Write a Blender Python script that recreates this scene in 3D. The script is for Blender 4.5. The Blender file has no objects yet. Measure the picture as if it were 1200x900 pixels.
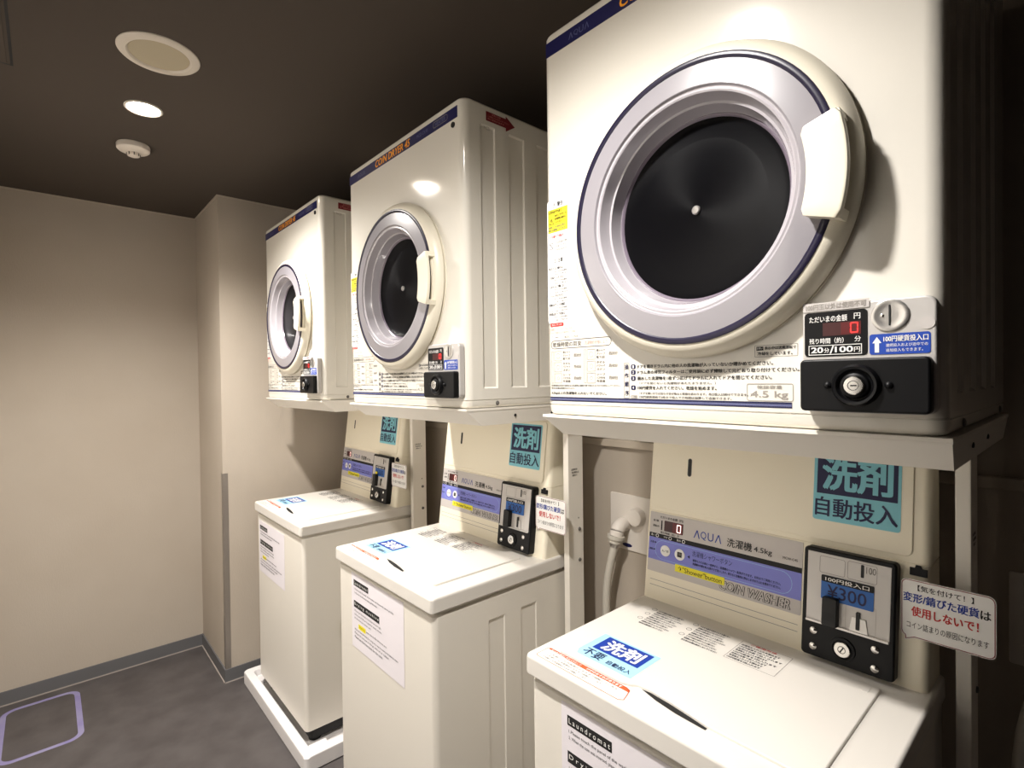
import bpy, math, random
from mathutils import Vector, Matrix
PI = math.pi
sc = bpy.context.scene
col = sc.collection
random.seed(4)

# ------------------------------------------------------------------ camera, world, exposure
CX, CY, CZ, YAW, PITCH, ROLL, FPX = 0.76698, -0.77733, 1.42290, 0.84320, -0.01070, -0.01230, 614.37
cam_d = bpy.data.cameras.new('camera'); cam = bpy.data.objects.new('camera', cam_d); col.objects.link(cam)
fw = Vector((-math.sin(YAW)*math.cos(PITCH), math.cos(YAW)*math.cos(PITCH), math.sin(PITCH)))
rt = Vector((math.cos(YAW), math.sin(YAW), 0)); up = rt.cross(fw)
rt2 = rt*math.cos(ROLL) + up*math.sin(ROLL); up2 = -rt*math.sin(ROLL) + up*math.cos(ROLL)
cam.matrix_world = Matrix(((rt2.x, up2.x, -fw.x, CX), (rt2.y, up2.y, -fw.y, CY), (rt2.z, up2.z, -fw.z, CZ), (0, 0, 0, 1)))
cam_d.sensor_width = 36; cam_d.lens = FPX/1200*36; cam_d.clip_start = 0.02
sc.camera = cam
w = bpy.data.worlds.new('world'); sc.world = w; w.use_nodes = True
w.node_tree.nodes['Background'].inputs[0].default_value = (0.9, 0.85, 0.8, 1)
w.node_tree.nodes['Background'].inputs[1].default_value = 0.02
sc.view_settings.view_transform = 'Standard'; sc.view_settings.look = 'None'
sc.view_settings.gamma = 1; sc.view_settings.use_curve_mapping = False
sc.view_settings.exposure = 0.78
LAMPS = [((-1.267, -0.528, 2.3), 120), ((0.19, -0.57, 2.3), 92)]
LAMP_COLOR = (1.0, 0.965, 0.925)
SPOT_DEG, SPOT_BLEND = 144, 1.0
LENS_GLOW = 60.0

# ------------------------------------------------------------------ materials
def srgb(r, g, b):
    f = lambda c: (c/255/12.92) if c/255 <= 0.04045 else ((c/255+0.055)/1.055)**2.4
    return (f(r), f(g), f(b), 1)
MATS = {}
def mat(name, rgb, rough=0.5, metal=0.0, coat=0.0, emit=0.0, spec=0.5, trans=0.0, bump=None, vary=None, aniso=0):
    m = bpy.data.materials.new(name); m.use_nodes = True; nt = m.node_tree
    b = nt.nodes['Principled BSDF']; c = srgb(*rgb)
    b.inputs['Base Color'].default_value = c; b.inputs['Roughness'].default_value = rough
    b.inputs['Metallic'].default_value = metal; b.inputs['Coat Weight'].default_value = coat
    b.inputs['Coat Roughness'].default_value = 0.09
    b.inputs['Specular IOR Level'].default_value = spec; b.inputs['Transmission Weight'].default_value = trans
    if emit:
        b.inputs['Emission Color'].default_value = c; b.inputs['Emission Strength'].default_value = emit
    if aniso:                                                  # circular brushing about the disc's axis
        tg = nt.nodes.new('ShaderNodeTangent'); tg.direction_type = 'RADIAL'; tg.axis = 'Y'
        nt.links.new(tg.outputs[0], b.inputs['Tangent']); b.inputs['Anisotropic'].default_value = aniso
    tc = nt.nodes.new('ShaderNodeTexCoord')
    if vary:                                                   # (scale, other colour, amount, detail)
        n = nt.nodes.new('ShaderNodeTexNoise'); n.inputs['Scale'].default_value = vary[0]; n.inputs['Detail'].default_value = vary[3]
        nt.links.new(tc.outputs['Object'], n.inputs['Vector'])
        r = nt.nodes.new('ShaderNodeMapRange'); r.inputs[1].default_value = 0.35; r.inputs[2].default_value = 0.7
        r.inputs[4].default_value = vary[2]; nt.links.new(n.outputs['Fac'], r.inputs[0])
        x = nt.nodes.new('ShaderNodeMix'); x.data_type = 'RGBA'
        nt.links.new(r.outputs[0], x.inputs[0]); x.inputs[6].default_value = c; x.inputs[7].default_value = srgb(*vary[1])
        nt.links.new(x.outputs[2], b.inputs['Base Color'])
    if bump:                                                   # (scale xyz, strength, distance)
        mp = nt.nodes.new('ShaderNodeMapping'); mp.inputs['Scale'].default_value = bump[0]
        nt.links.new(tc.outputs['Object'], mp.inputs['Vector'])
        n = nt.nodes.new('ShaderNodeTexNoise'); n.inputs['Scale'].default_value = 1; n.inputs['Detail'].default_value = 3
        nt.links.new(mp.outputs[0], n.inputs['Vector'])
        bp = nt.nodes.new('ShaderNodeBump'); bp.inputs['Strength'].default_value = bump[1]; bp.inputs['Distance'].default_value = bump[2]
        nt.links.new(n.outputs['Fac'], bp.inputs['Height']); nt.links.new(bp.outputs[0], b.inputs['Normal'])
    MATS[name] = m
    return m
mat('enamel_cream', (226, 221, 210), 0.42, coat=0.9, spec=0.3)
mat('enamel_shelf', (236, 230, 219), 0.42)
mat('cabinet_cream', (224, 218, 207), 0.4)
mat('console_beige', (240, 232, 211), 0.5, bump=((900, 900, 900), 0.05, 0.001))
mat('lid_white', (216, 211, 203), 0.35)
mat('door_cream', (229, 222, 204), 0.35)
mat('handle_cream', (232, 225, 206), 0.35)
mat('window_lilac', (146, 142, 147), 0.3, coat=0.9)
mat('window_cup', (176, 171, 176), 0.25, coat=0.9)
mat('window_dark_lilac', (120, 110, 122), 0.2, coat=0.5)
mat('trim_purple', (20, 14, 44), 0.3)
mat('drum_black', (6, 6, 9), 0.33, coat=0.14, spec=0.07, aniso=0.6)
mat('black_plastic', (8, 8, 10), 0.42, spec=0.25)
mat('black_flat', (10, 10, 11), 0.6)
mat('navy', (17, 18, 76), 0.45)
mat('navy_ink', (22, 25, 68), 0.6)
mat('orange', (255, 168, 30), 0.6)
mat('blue_grey_ink', (96, 100, 140), 0.5)
mat('silver', (196, 192, 188), 0.42, metal=0.25)
mat('silver_bright', (205, 202, 198), 0.28, metal=0.85)
mat('chrome', (220, 218, 214), 0.2, metal=1.0)
mat('blue_label', (22, 66, 165), 0.45)
mat('lcd_blue', (24, 92, 170), 0.3)
mat('white_ink', (240, 238, 234), 0.6)
mat('black_ink', (16, 15, 15), 0.7)
mat('grey_ink', (98, 94, 90), 0.7)
mat('dark_grey_ink', (62, 60, 64), 0.7)
mat('pale_ink', (158, 152, 144), 0.7)
mat('red_ink', (196, 48, 46), 0.6)
mat('maroon', (122, 28, 36), 0.5)
mat('pink_ink', (226, 150, 140), 0.6)
mat('yellow', (240, 224, 40), 0.6)
mat('yellow_soft', (238, 226, 50), 0.6)
mat('lavender_blue', (122, 126, 206), 0.45)
mat('panel_grey', (196, 190, 186), 0.45)
mat('cyan_light', (128, 196, 210), 0.5)
mat('sky_blue', (160, 208, 236), 0.45)
mat('royal_blue', (20, 56, 150), 0.45)
mat('orange_red', (226, 88, 40), 0.55)
mat('paper', (226, 220, 224), 0.75)
mat('paper_white', (236, 234, 230), 0.6)
mat('lcd_red_dark', (58, 8, 10), 0.3)
mat('led_red', (255, 36, 34), 0.4, emit=2.2)
mat('led_red_dim', (86, 8, 11), 0.4, emit=0.04)
mat('led_white', (255, 210, 200), 0.4, emit=1.6)
mat('wall_fabric', (182, 171, 157), 0.9, spec=0.2, bump=((260, 260, 70), 0.25, 0.002), vary=(3.0, (174, 162, 147), 0.6, 2))
mat('wall_dark', (38, 33, 30), 0.8, spec=0.2)
mat('wall_light', (244, 240, 233), 0.8, spec=0.2)
mat('ceiling_brown', (77, 69, 62), 0.9, spec=0.15, bump=((220, 220, 220), 0.15, 0.001))
mat('floor_vinyl', (84, 79, 78), 0.5, spec=0.35, vary=(9.0, (66, 61, 60), 0.8, 6))
mat('baseboard_grey', (98, 97, 98), 0.55)
mat('caulk', (160, 150, 142), 0.6)
mat('cove_pale', (186, 174, 158), 0.6)
mat('steel_guard', (138, 130, 122), 0.35, metal=0.5)
mat('outline_lavender', (138, 132, 164), 0.6, vary=(14.0, (122, 112, 160), 0.8, 3))
mat('lamp_glass', (255, 240, 222), 0.4, emit=LENS_GLOW)
mat('lamp_trim', (214, 206, 196), 0.5)
mat('speaker_ring', (206, 196, 182), 0.5)
mat('speaker_mesh', (170, 158, 134), 0.75, bump=((700, 700, 700), 0.4, 0.001))
mat('detector_white', (214, 204, 192), 0.5)
mat('pan_white', (232, 228, 226), 0.45)
mat('plate_white', (224, 216, 206), 0.5)
mat('hose_grey', (200, 194, 182), 0.5)
mat('under_black', (16, 15, 15), 0.7)

# ------------------------------------------------------------------ mesh building
class Frame:
    def __init__(s, o, u, v):
        s.o, s.u, s.v = Vector(o), Vector(u).normalized(), Vector(v).normalized(); s.n = s.u.cross(s.v)
    def p(s, a, b, h=0.0): return s.o + s.u*a + s.v*b + s.n*h
def front(y=0.0): return Frame((0, y, 0), (1, 0, 0), (0, 0, 1))      # faces -y
def flat(z): return Frame((0, 0, z), (1, 0, 0), (0, 1, 0))           # faces up
def sideface(x): return Frame((x, 0, 0), (0, 1, 0), (0, 0, 1))       # faces +x
def rrect(x0, y0, x1, y1, r, k=5):
    if r <= 0: return [(x0, y0), (x1, y0), (x1, y1), (x0, y1)]
    pts = []
    for cx, cy, a in ((x1-r, y0+r, -PI/2), (x1-r, y1-r, 0), (x0+r, y1-r, PI/2), (x0+r, y0+r, PI)):
        for i in range(k+1):
            t = a + PI/2*i/k; pts.append((cx+r*math.cos(t), cy+r*math.sin(t)))
    return pts
def circ(cx, cy, r, n=24): return [(cx+r*math.cos(2*PI*i/n), cy+r*math.sin(2*PI*i/n)) for i in range(n)]
def inset(pts, d):
    n = len(pts); out = []
    for i in range(n):
        a, b, c = Vector(pts[i-1]), Vector(pts[i]), Vector(pts[(i+1) % n])
        e1, e2 = (b-a), (c-b)
        if e1.length < 1e-7: e1 = e2
        if e2.length < 1e-7: e2 = e1
        n1 = Vector((-e1.y, e1.x)).normalized(); n2 = Vector((-e2.y, e2.x)).normalized()
        m = (n1+n2); m = m.normalized() if m.length > 1e-6 else n1
        out.append(tuple(b + m*(d/max(0.4, m.dot(n1)))))
    return out
TXT = {}
def text_mesh(body, bold, italic):
    key = (body, bold, italic)
    if key not in TXT:
        c = bpy.data.curves.new('glyphs', 'FONT'); c.body = body; c.size = 1; c.offset = bold; c.resolution_u = 3; c.shear = italic
        o = bpy.data.objects.new('glyphs', c); col.objects.link(o)
        m = bpy.data.meshes.new_from_object(o.evaluated_get(bpy.context.evaluated_depsgraph_get()))
        vs = [(v.co.x, v.co.y) for v in m.vertices]; fs = [tuple(p.vertices) for p in m.polygons]
        bpy.data.objects.remove(o); bpy.data.curves.remove(c); bpy.data.meshes.remove(m)
        x0, x1 = min(v[0] for v in vs), max(v[0] for v in vs); y0, y1 = min(v[1] for v in vs), max(v[1] for v in vs)
        TXT[key] = ([((x-x0)/(x1-x0), (y-y0)/(y1-y0)) for x, y in vs], fs, (x1-x0)/(y1-y0))
    return TXT[key]
class MB:
    def __init__(s): s.v, s.f, s.m, s.mats = [], [], [], []
    def mi(s, name):
        if name not in s.mats: s.mats.append(name)
        return s.mats.index(name)
    def add(s, vs, fs, m):
        k = len(s.v); i = s.mi(m); s.v += [tuple(x) for x in vs]
        for f in fs: s.f.append(tuple(a+k for a in f)); s.m.append(i)
    def loft(s, rings, m, cap0=True, cap1=True, closed=True):
        n = len(rings[0]); vs = [p for r in rings for p in r]; fs = []
        for j in range(len(rings)-1):
            for i in range(n if closed else n-1):
                a, b = j*n+i, j*n+(i+1) % n; fs.append((a, b, b+n, a+n))
        if cap0: fs.append(tuple(reversed(range(n))))
        if cap1: fs.append(tuple(range((len(rings)-1)*n, len(rings)*n)))
        s.add(vs, fs, m)
    def plate(s, F, pts, h0, h1, m, bev=0.0, seg=3):
        rings = [[F.p(a, b, h0) for a, b in pts]]
        if bev > 0:
            for i in range(seg+1):
                t = PI/2*i/seg
                q = inset(pts, bev*(1-math.cos(t))); rings.append([F.p(a, b, h1-bev+bev*math.sin(t)) for a, b in q])
        else: rings.append([F.p(a, b, h1) for a, b in pts])
        s.loft(rings, m)
    def rect(s, F, x0, y0, x1, y1, h, m, r=0.0):
        pts = rrect(x0, y0, x1, y1, r); s.add([F.p(a, b, h) for a, b in pts], [tuple(range(len(pts)))], m)
    def poly(s, F, pts, h, m): s.add([F.p(a, b, h) for a, b in pts], [tuple(range(len(pts)))], m)
    def outline(s, F, pts, d, h, m):
        q = inset(pts, d); n = len(pts)
        s.add([F.p(a, b, h) for a, b in pts] + [F.p(a, b, h) for a, b in q], [(i, (i+1) % n, n+(i+1) % n, n+i) for i in range(n)], m)
    def text(s, F, body, x0, y0, x1, y1, h, m, bold=0.0, italic=0.0, keep=False):
        vs, fs, asp = text_mesh(body, 0.0, italic)
        if keep: x1 = x0 + (y1-y0)*asp
        if y1-y0 < 0.0075 and len(body) > 2 and m not in ('white_ink', 'pink_ink'): bold = max(bold, 0.027)   # fine print stays legible
        d = bold*(y1-y0)*0.9
        x0, x1, y0, y1 = x0+d, x1-d, y0+d, y1-d
        for ax, ay in (((0, 0),) if bold <= 0.006 else ((-1, -.6), (1, -.6), (-1, .6), (1, .6)) if bold < 0.028 else ((-1, -.6), (1, -.6), (-1, .6), (1, .6), (0, 0), (-1, 0), (1, 0))):
            s.add([F.p(x0+(x1-x0)*a+ax*d, y0+(y1-y0)*b+ay*d, h) for a, b in vs], fs, m)
            h += 0.00005
    def box(s, x0, y0, z0, x1, y1, z1, m, bev=0.0):
        F = flat(0)
        if bev <= 0: s.plate(F, rrect(x0, y0, x1, y1, 0), z0, z1, m); return
        base = rrect(x0, y0, x1, y1, bev, 3); rings = []
        for i in range(4):
            t = PI/2*i/3; rings.append([F.p(a, b, z0+bev-bev*math.sin(PI/2-t)) for a, b in inset(base, bev*0.95*(1-math.cos(PI/2-t)))])
        for i in range(4):
            t = PI/2*i/3; rings.append([F.p(a, b, z1-bev+bev*math.sin(t)) for a, b in inset(base, bev*0.95*(1-math.cos(t)))])
        s.loft(rings, m)
    def lathe(s, F, cx, cy, prof, m, n=64, cap0=False, cap1=False):
        s.loft([[F.p(cx+r*math.cos(2*PI*i/n), cy+r*math.sin(2*PI*i/n), h) for i in range(n)] for r, h in prof], m, cap0, cap1)
    def tube(s, path, r, m, n=12):
        P = [Vector(p) for p in path]; rings = []
        ref = Vector((0.13, 0.21, 0.97))
        for i, p in enumerate(P):
            t = (P[min(i+1, len(P)-1)] - P[max(i-1, 0)]).normalized()
            a = t.cross(ref)
            if a.length < 0.1: a = t.cross(Vector((1, 0, 0)))
            a.normalize(); b = t.cross(a); rr = r[i] if isinstance(r, (list, tuple)) else r
            rings.append([p + a*rr*math.cos(2*PI*k/n) + b*rr*math.sin(2*PI*k/n) for k in range(n)])
        s.loft(rings, m)
    def build(s, name, parent=None, off=(0, 0, 0), smooth=True, label=None):
        o_ = Vector(off); me = bpy.data.meshes.new(name)
        me.from_pydata([tuple(Vector(v)-o_) for v in s.v], [], s.f)
        for m in s.mats: me.materials.append(MATS[m])
        me.polygons.foreach_set('material_index', s.m)
        if smooth:
            me.polygons.foreach_set('use_smooth', [True]*len(me.polygons)); me.set_sharp_from_angle(angle=math.radians(38))
        me.update()
        o = bpy.data.objects.new(name, me); col.objects.link(o)
        if smooth:
            wn_ = o.modifiers.new('normals', 'WEIGHTED_NORMAL'); wn_.keep_sharp = True; wn_.weight = 100; wn_.mode = 'FACE_AREA'
        if parent: o.parent = parent
        if label: o['label'] = label
        return o
def curve_pts(pts, n=10):                                       # Catmull-Rom through points
    P = [Vector(p) for p in pts]; P = [2*P[0]-P[1]] + P + [2*P[-1]-P[-2]]; out = []
    for i in range(1, len(P)-2):
        for k in range(n):
            t = k/n; a, b, c, d = P[i-1], P[i], P[i+1], P[i+2]
            out.append(0.5*((2*b) + (c-a)*t + (2*a-5*b+4*c-d)*t*t + (-a+3*b-3*c+d)*t**3))
    return out + [P[-2]]
def struct(o): o['kind'] = 'structure'; return o
def thing(name, label, cat, loc, group=None):
    o = bpy.data.objects.new(name, None); col.objects.link(o); o.location = loc
    o['label'] = label; o['category'] = cat
    if group: o['group'] = group
    return o
def kids(o): return [c for c in bpy.data.objects if c.parent == o]
def copy_tree(o, parent=None):
    c = o.copy(); col.objects.link(c); c.parent = parent
    for k in kids(o): copy_tree(k, c)
    return c

# ------------------------------------------------------------------ the room
XW, XC, YC, ZC, YB = -2.468, -1.986, -0.159, 2.30, 0.60
XR, YF = 1.15, -1.08
def slab(name, x0, y0, z0, x1, y1, z1, m):
    b = MB(); b.box(x0, y0, z0, x1, y1, z1, m); return struct(b.build(name, smooth=False))
slab('floor', XW-0.1, YF-0.1, -0.1, XR+0.1, YB+0.1, 0, 'floor_vinyl')
slab('ceiling', XW-0.1, YF-0.1, ZC, XR+0.1, YB+0.1, ZC+0.1, 'ceiling_brown')
slab('wall_far', XW-0.1, YF, 0, XW, YB, ZC, 'wall_fabric')
slab('wall_back', XW-0.1, YB, 0, XR+0.1, YB+0.1, ZC, 'wall_fabric')
slab('wall_near', XR, YF, 0, XR+0.1, YB, ZC, 'wall_dark')  # unseen wall, made dark so little light bounces onto the nearest dryer's side
slab('wall_front', XW-0.1, YF-0.1, 0, 0.30, YF, ZC, 'wall_light')  # unseen wall, set close and light-coloured to bounce light onto the washer consoles
slab('wall_front_dark', 0.30, YF-0.1, 0, XR+0.1, YF, ZC, 'wall_dark')  # unseen dark slab, added so the nearest dryer's right side stays dark
slab('wall_column', XW, YC, 0, XC, YB, ZC, 'wall_fabric')
def skirting(name, x0, y0, x1, y1, nx, ny):
    b = MB(); t = 0.006
    b.box(min(x0, x1, x0+nx*t, x1+nx*t), min(y0, y1, y0+ny*t, y1+ny*t), 0.004, max(x0, x1, x0+nx*t, x1+nx*t), max(y0, y1, y0+ny*t, y1+ny*t), 0.062, 'baseboard_grey')
    t = 0.010
    b.box(min(x0, x1, x0+nx*t, x1+nx*t), min(y0, y1, y0+ny*t, y1+ny*t), 0, max(x0, x1, x0+nx*t, x1+nx*t), max(y0, y1, y0+ny*t, y1+ny*t), 0.004, 'caulk')
    return struct(b.build(name, smooth=False))
skirting('baseboard_far', XW, YF, XW, YC, 1, 0)
skirting('baseboard_column_side', XW, YC, XC, YC, 0, -1)
skirting('baseboard_column', XC, YC-0.006, XC, YB, 1, 0)
skirting('baseboard_back', XC, YB, XR, YB, 0, -1)
def cove(name, x0, y0, x1, y1):
    b = MB(); b.box(x0, y0, ZC-0.006, x1, y1, ZC, 'cove_pale'); return struct(b.build(name, smooth=False))
cove('trim_1', XW, YF, XW+0.006, YC); cove('trim_2', XW, YC-0.006, XC+0.006, YC); cove('trim_3', XC, YC, XC+0.006, YB)
cove('trim_4', XC, YB-0.006, XR, YB)
b = MB(); b.box(XC, YB-0.016, 1.198, XR, YB, 1.222, 'cove_pale', 0.003); struct(b.build('trim_5'))
b = MB()                                                        # steel corner guard on the column's edge
b.plate(flat(0), [(XC-0.022, YC-0.0015), (XC+0.0015, YC-0.0015), (XC+0.0015, YC+0.022), (XC, YC+0.022), (XC, YC), (XC-0.022, YC)], 0.062, 0.99, 'steel_guard')
struct(b.build('trim_6', smooth=False))
b = MB()                                                        # access hatch in the ceiling
F = Frame((0, 0, ZC), (1, 0, 0), (0, -1, 0))
b.outline(F, rrect(-1.225, 0.828, -0.77, 1.075, 0.002, 1), 0.006, 0.0006, 'under_black')
b.plate(F, rrect(-1.212, 0.841, -0.783, 1.062, 0.002, 1), 0.0, 0.002, 'ceiling_brown')
struct(b.build('trim_7', smooth=False))
b = MB()                                                        # lavender rounded outline on the floor
pts = rrect(-2.405, -0.945, -1.955, -0.680, 0.055, 8); F = flat(0)
q = inset(pts, 0.020); n = len(pts)
b.loft([[F.p(a, c, 0.0) for a, c in pts], [F.p(a, c, 0.0008) for a, c in inset(pts, 0.003)], [F.p(a, c, 0.0008) for a, c in inset(pts, 0.017)], [F.p(a, c, 0.0) for a, c in q]], 'outline_lavender', False, False)
struct(b.build('floor_outline'))

# ------------------------------------------------------------------ ceiling fittings
CF = lambda x, y: Frame((x, y, ZC), (1, 0, 0), (0, -1, 0))       # faces down
def downlight(loc, watts, label):
    t = thing('recessed_downlight', label, 'ceiling light', loc)
    F = CF(loc[0], loc[1])
    b = MB(); b.lathe(F, 0, 0, [(0.052, 0.0), (0.052, 0.003), (0.049, 0.005), (0.045, 0.004), (0.044, 0.0015)], 'lamp_trim', 40); b.build('trim_ring', t, loc)
    b = MB(); b.lathe(F, 0, 0, [(0.044, 0.001), (0.030, 0.0022), (0.012, 0.003)], 'lamp_glass', 40, False, True); b.build('lens', t, loc, label='glowing lens')
    l = bpy.data.lights.new('lamp', 'SPOT'); l.energy = watts; l.color = LAMP_COLOR; l.spot_size = math.radians(SPOT_DEG); l.spot_blend = SPOT_BLEND; l.shadow_soft_size = 0.035
    lo = bpy.data.objects.new('lamp', l); col.objects.link(lo); lo.parent = t; lo.location = (0, 0, -0.012)
downlight(LAMPS[0][0], LAMPS[0][1], 'glowing round recessed downlight between ceiling speaker and smoke detector')
downlight(LAMPS[1][0], LAMPS[1][1], 'round recessed downlight in the ceiling above the dryer nearest the camera')
loc = (-0.905, -0.535, ZC); F = CF(loc[0], loc[1])
t = thing('ceiling_speaker', 'large round flush ceiling speaker with beige mesh grille and pale rim', 'speaker', loc)
b = MB(); b.lathe(F, 0, 0, [(0.094, 0.0), (0.094, 0.002), (0.090, 0.006), (0.074, 0.008), (0.070, 0.005), (0.069, 0.002)], 'speaker_ring', 64); b.build('rim', t, loc)
b = MB(); b.lathe(F, 0, 0, [(0.0695, 0.002), (0.068, 0.0045), (0.03, 0.006)], 'speaker_mesh', 64, False, True); b.build('grille', t, loc)
loc = (-1.605, -0.520, ZC); F = CF(loc[0], loc[1])
t = thing('smoke_detector', 'small white round smoke detector on the brown ceiling', 'smoke detector', loc)
b = MB(); b.lathe(F, 0, 0, [(0.050, 0.0), (0.052, 0.004), (0.051, 0.018), (0.046, 0.023), (0.030, 0.026), (0.024, 0.030)], 'detector_white', 48, True, True); b.build('base', t, loc)
b = MB(); b.lathe(F, 0, 0, [(0.020, 0.030), (0.019, 0.040), (0.012, 0.043)], 'detector_white', 32, True, True)
for i in range(8):
    a = 2*PI*i/8; F2 = F.p(0.0205*math.cos(a), 0.0205*math.sin(a), 0.031)
    b.tube([F2, F.p(0.0205*math.cos(a), 0.0205*math.sin(a), 0.041)], 0.0018, 'grey_ink', 6)
b.build('sensor_cage', t, loc)

# ------------------------------------------------------------------ tumble dryers (local x from the left edge, world z)
DW, DD, ZB, ZT = 0.65, 0.52, 1.348, 2.125
def body_outline(w0, w1, y0, y1, r, grooves, depth, k=5):
    """outline in x,y with rounded front edges; grooves are recessed strips on both sides"""
    right = []
    for a, c in grooves: right += [(w1, a), (w1-depth, a+0.0025), (w1-depth, c-0.0025), (w1, c)]
    arc_r = [(w1-r+r*math.cos(t), y0+r+r*math.sin(t)) for t in [-PI/2+PI/2*i/k for i in range(k+1)]]
    arc_l = [(w0+r+r*math.cos(t), y0+r+r*math.sin(t)) for t in [PI+PI/2*i/k for i in range(k+1)]]
    left = [(w0+w1-x, y) for x, y in reversed(right)]
    return arc_r + right + [(w1, y1), (w0, y1)] + left + arc_l
DFR = Frame((0, 0, 0), (1, 0, 0), (0, 0, 1))
LINES = ["ドアを開きドラム内に他の人の洗濯物が入っていないか確かめてください。", "ドラム奥の排気フィルターはご使用前に必ず掃除して元どおり取り付けてください。",
         "脱水した洗濯物を1枚ずつ広げてドラムに入れてドアを閉じてください。", "（ドアを閉じないと洗濯物があたたまりません。）", "100円硬貨を入れてください。乾燥を始めます。",
         "（ドアを開いたりお知らせ音が鳴ると乾燥を終わります。再び投入は続けてできます。）", "100円硬貨連続で3枚まで投入でき時間は加算して追加できます。"]
def bore(o, c, r, depth, base):
    """cut a round recess into a front panel and keep the plain result as the mesh"""
    k = MB(); k.lathe(front(0), c[0], c[1], [(r, -depth), (r, 0.02)], 'enamel_cream', 96, True, True); k = k.build('cutter', None, base, smooth=False)
    k.location = o.parent.location
    bpy.context.view_layer.update()
    wn_ = o.modifiers['normals']; o.modifiers.remove(wn_)
    m = o.modifiers.new('bore', 'BOOLEAN'); m.object = k; m.operation = 'DIFFERENCE'; m.solver = 'EXACT'
    me = bpy.data.meshes.new_from_object(o.evaluated_get(bpy.context.evaluated_depsgraph_get()))
    o.modifiers.clear(); o.data = me; me.name = 'cabinet'
    me.polygons.foreach_set('use_smooth', [True]*len(me.polygons)); me.set_sharp_from_angle(angle=math.radians(38))
    n = o.modifiers.new('normals', 'WEIGHTED_NORMAL'); n.keep_sharp = True; n.weight = 100
    bpy.data.objects.remove(k)
def make_dryer():
    base = (DW/2, 0.26, ZB)
    t = thing('coin_dryer', 'x', 'dryer', base, 'coin dryers on stands above the washers')
    B = lambda b, n, p=None, **k: b.build(n, p or t, base, **k)
    gr = [(0.055, 0.103), (0.150, 0.206), (0.251, 0.303), (0.350, 0.406)]
    O = lambda ins, dep: body_outline(ins, DW-ins, ins, DD-ins, 0.022, gr, dep)
    R = lambda z, ins, dep: [Vector((x, y, z)) for x, y in O(ins, dep)]
    b = MB()
    b.loft([R(ZB, .008, 0), R(ZB+.003, .003, 0), R(ZB+.008, 0.0005, 0), R(ZB+.0195, 0, 0), R(ZB+.020, .0018, 0), R(ZB+.0215, .0018, 0), R(ZB+.022, 0, 0), R(1.398, 0, 0), R(1.402, 0, .005),
            R(2.066, 0, .005), R(2.070, 0, 0), R(ZT-.010, 0, 0), R(ZT-.006, .0015, 0), R(ZT-.002, .005, 0), R(ZT, .010, 0)], 'enamel_cream')
    F = front(0)
    b.plate(F, circ(0.610, 2.062, 0.007, 14), 0, 0.003, 'black_flat')
    for q in (0.10, 0.46): b.lathe(sideface(DW), q, ZB+0.0115, [(0.006, 0), (0.005, 0.002), (0.002, 0.003)], 'grey_ink', 12, False, True)
    b.text(sideface(DW), "MCD", 0.066, 2.058, 0.086, 2.066, 0.0004, 'pale_ink')
    cab = B(b, 'cabinet'); bore(cab, (0.334, 1.690), 0.190, 0.03, base)
    # brand stripe
    b = MB(); h = 0.0006
    b.plate(F, rrect(0.0115, 2.076, 0.628, 2.105, 0.001, 1), 0, h, 'navy')
    for i, ch in enumerate("AQUA"):
        x = 0.074+i*0.0135
        if ch == 'A': b.add([F.p(x+q[0]*0.011, 2.084+q[1]*0.012, h+.0003) for q in ((0, 0), (.18, 0), (.55, .82), (.8, 0), (1, 0), (.62, 1), (.46, 1))], [(0, 1, 2, 6), (2, 3, 4, 5), (2, 5, 6)], 'blue_grey_ink')
        else: b.text(F, ch, x, 2.084, x+0.011, 2.096, h+.0003, 'blue_grey_ink')
    b.text(F, "CO/N DRYER 45", 0.196, 2.0800, 0.402, 2.1015, h+.0003, 'orange', 0.034, 0.18)
    b.text(F, "MCD-CK45", 0.438, 2.087, 0.494, 2.096, h+.0003, 'blue_grey_ink')
    b.outline(F, rrect(0.520, 2.084, 0.586, 2.100, 0.006), 0.0012, h+.0003, 'pale_ink'); b.text(F, "HEATER", 0.530, 2.087, 0.577, 2.097, h+.0003, 'blue_grey_ink', 0.02)
    B(b, 'brand_stripe', label='navy stripe with orange lettering')
    # caution print on the left margin
    b = MB(); h = 0.0005
    b.rect(F, 0.010, 1.535, 0.068, 1.783, h*0.6, 'paper_white', 0.004)
    b.text(F, "⚠ 警告", 0.026, 1.768, 0.054, 1.778, h, 'black_ink', 0.02)
    b.rect(F, 0.0125, 1.718, 0.066, 1.765, h, 'yellow')
    b.text(F, "火災のおそれあり", 0.014, 1.756, 0.050, 1.763, h*1.6, 'black_ink', 0.01)
    b.outline(F, [(0.015, 1.735), (0.029, 1.735), (0.022, 1.748)], 0.0012, h*1.6, 'black_ink'); b.rect(F, 0.0212, 1.738, 0.0228, 1.744, h*1.6, 'black_ink')
    for i, s_ in enumerate(("油などが付いた", "洗濯物は絶対に", "入れないこと")): b.text(F, s_, 0.031, 1.7485-i*.0065, 0.064, 1.7535-i*.0065, h*1.6, 'black_ink')
    for i, s_ in enumerate(("洗濯しても油分は残り", "発火の原因になります")): b.text(F, s_, 0.014, 1.7265-i*.006, 0.060, 1.7315-i*.006, h*1.6, 'grey_ink')
    b.text(F, "ドアを開けて回転中", 0.013, 1.706, 0.055, 1.712, h, 'red_ink')
    b.outline(F, circ(0.021, 1.691, 0.007, 18), 0.001, h, 'black_ink'); b.add([F.p(0.0165, 1.6955, h), F.p(0.0175, 1.6965, h), F.p(0.0255, 1.6865, h), F.p(0.0245, 1.6855, h)], [(0, 1, 2, 3)], 'black_ink')
    for i, s_ in enumerate(("ドラムが止まるまで手を", "入れないでください", "けがのおそれ")): b.text(F, s_, 0.032, 1.694-i*.0075, 0.064, 1.6995-i*.0075, h, 'grey_ink')
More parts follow.
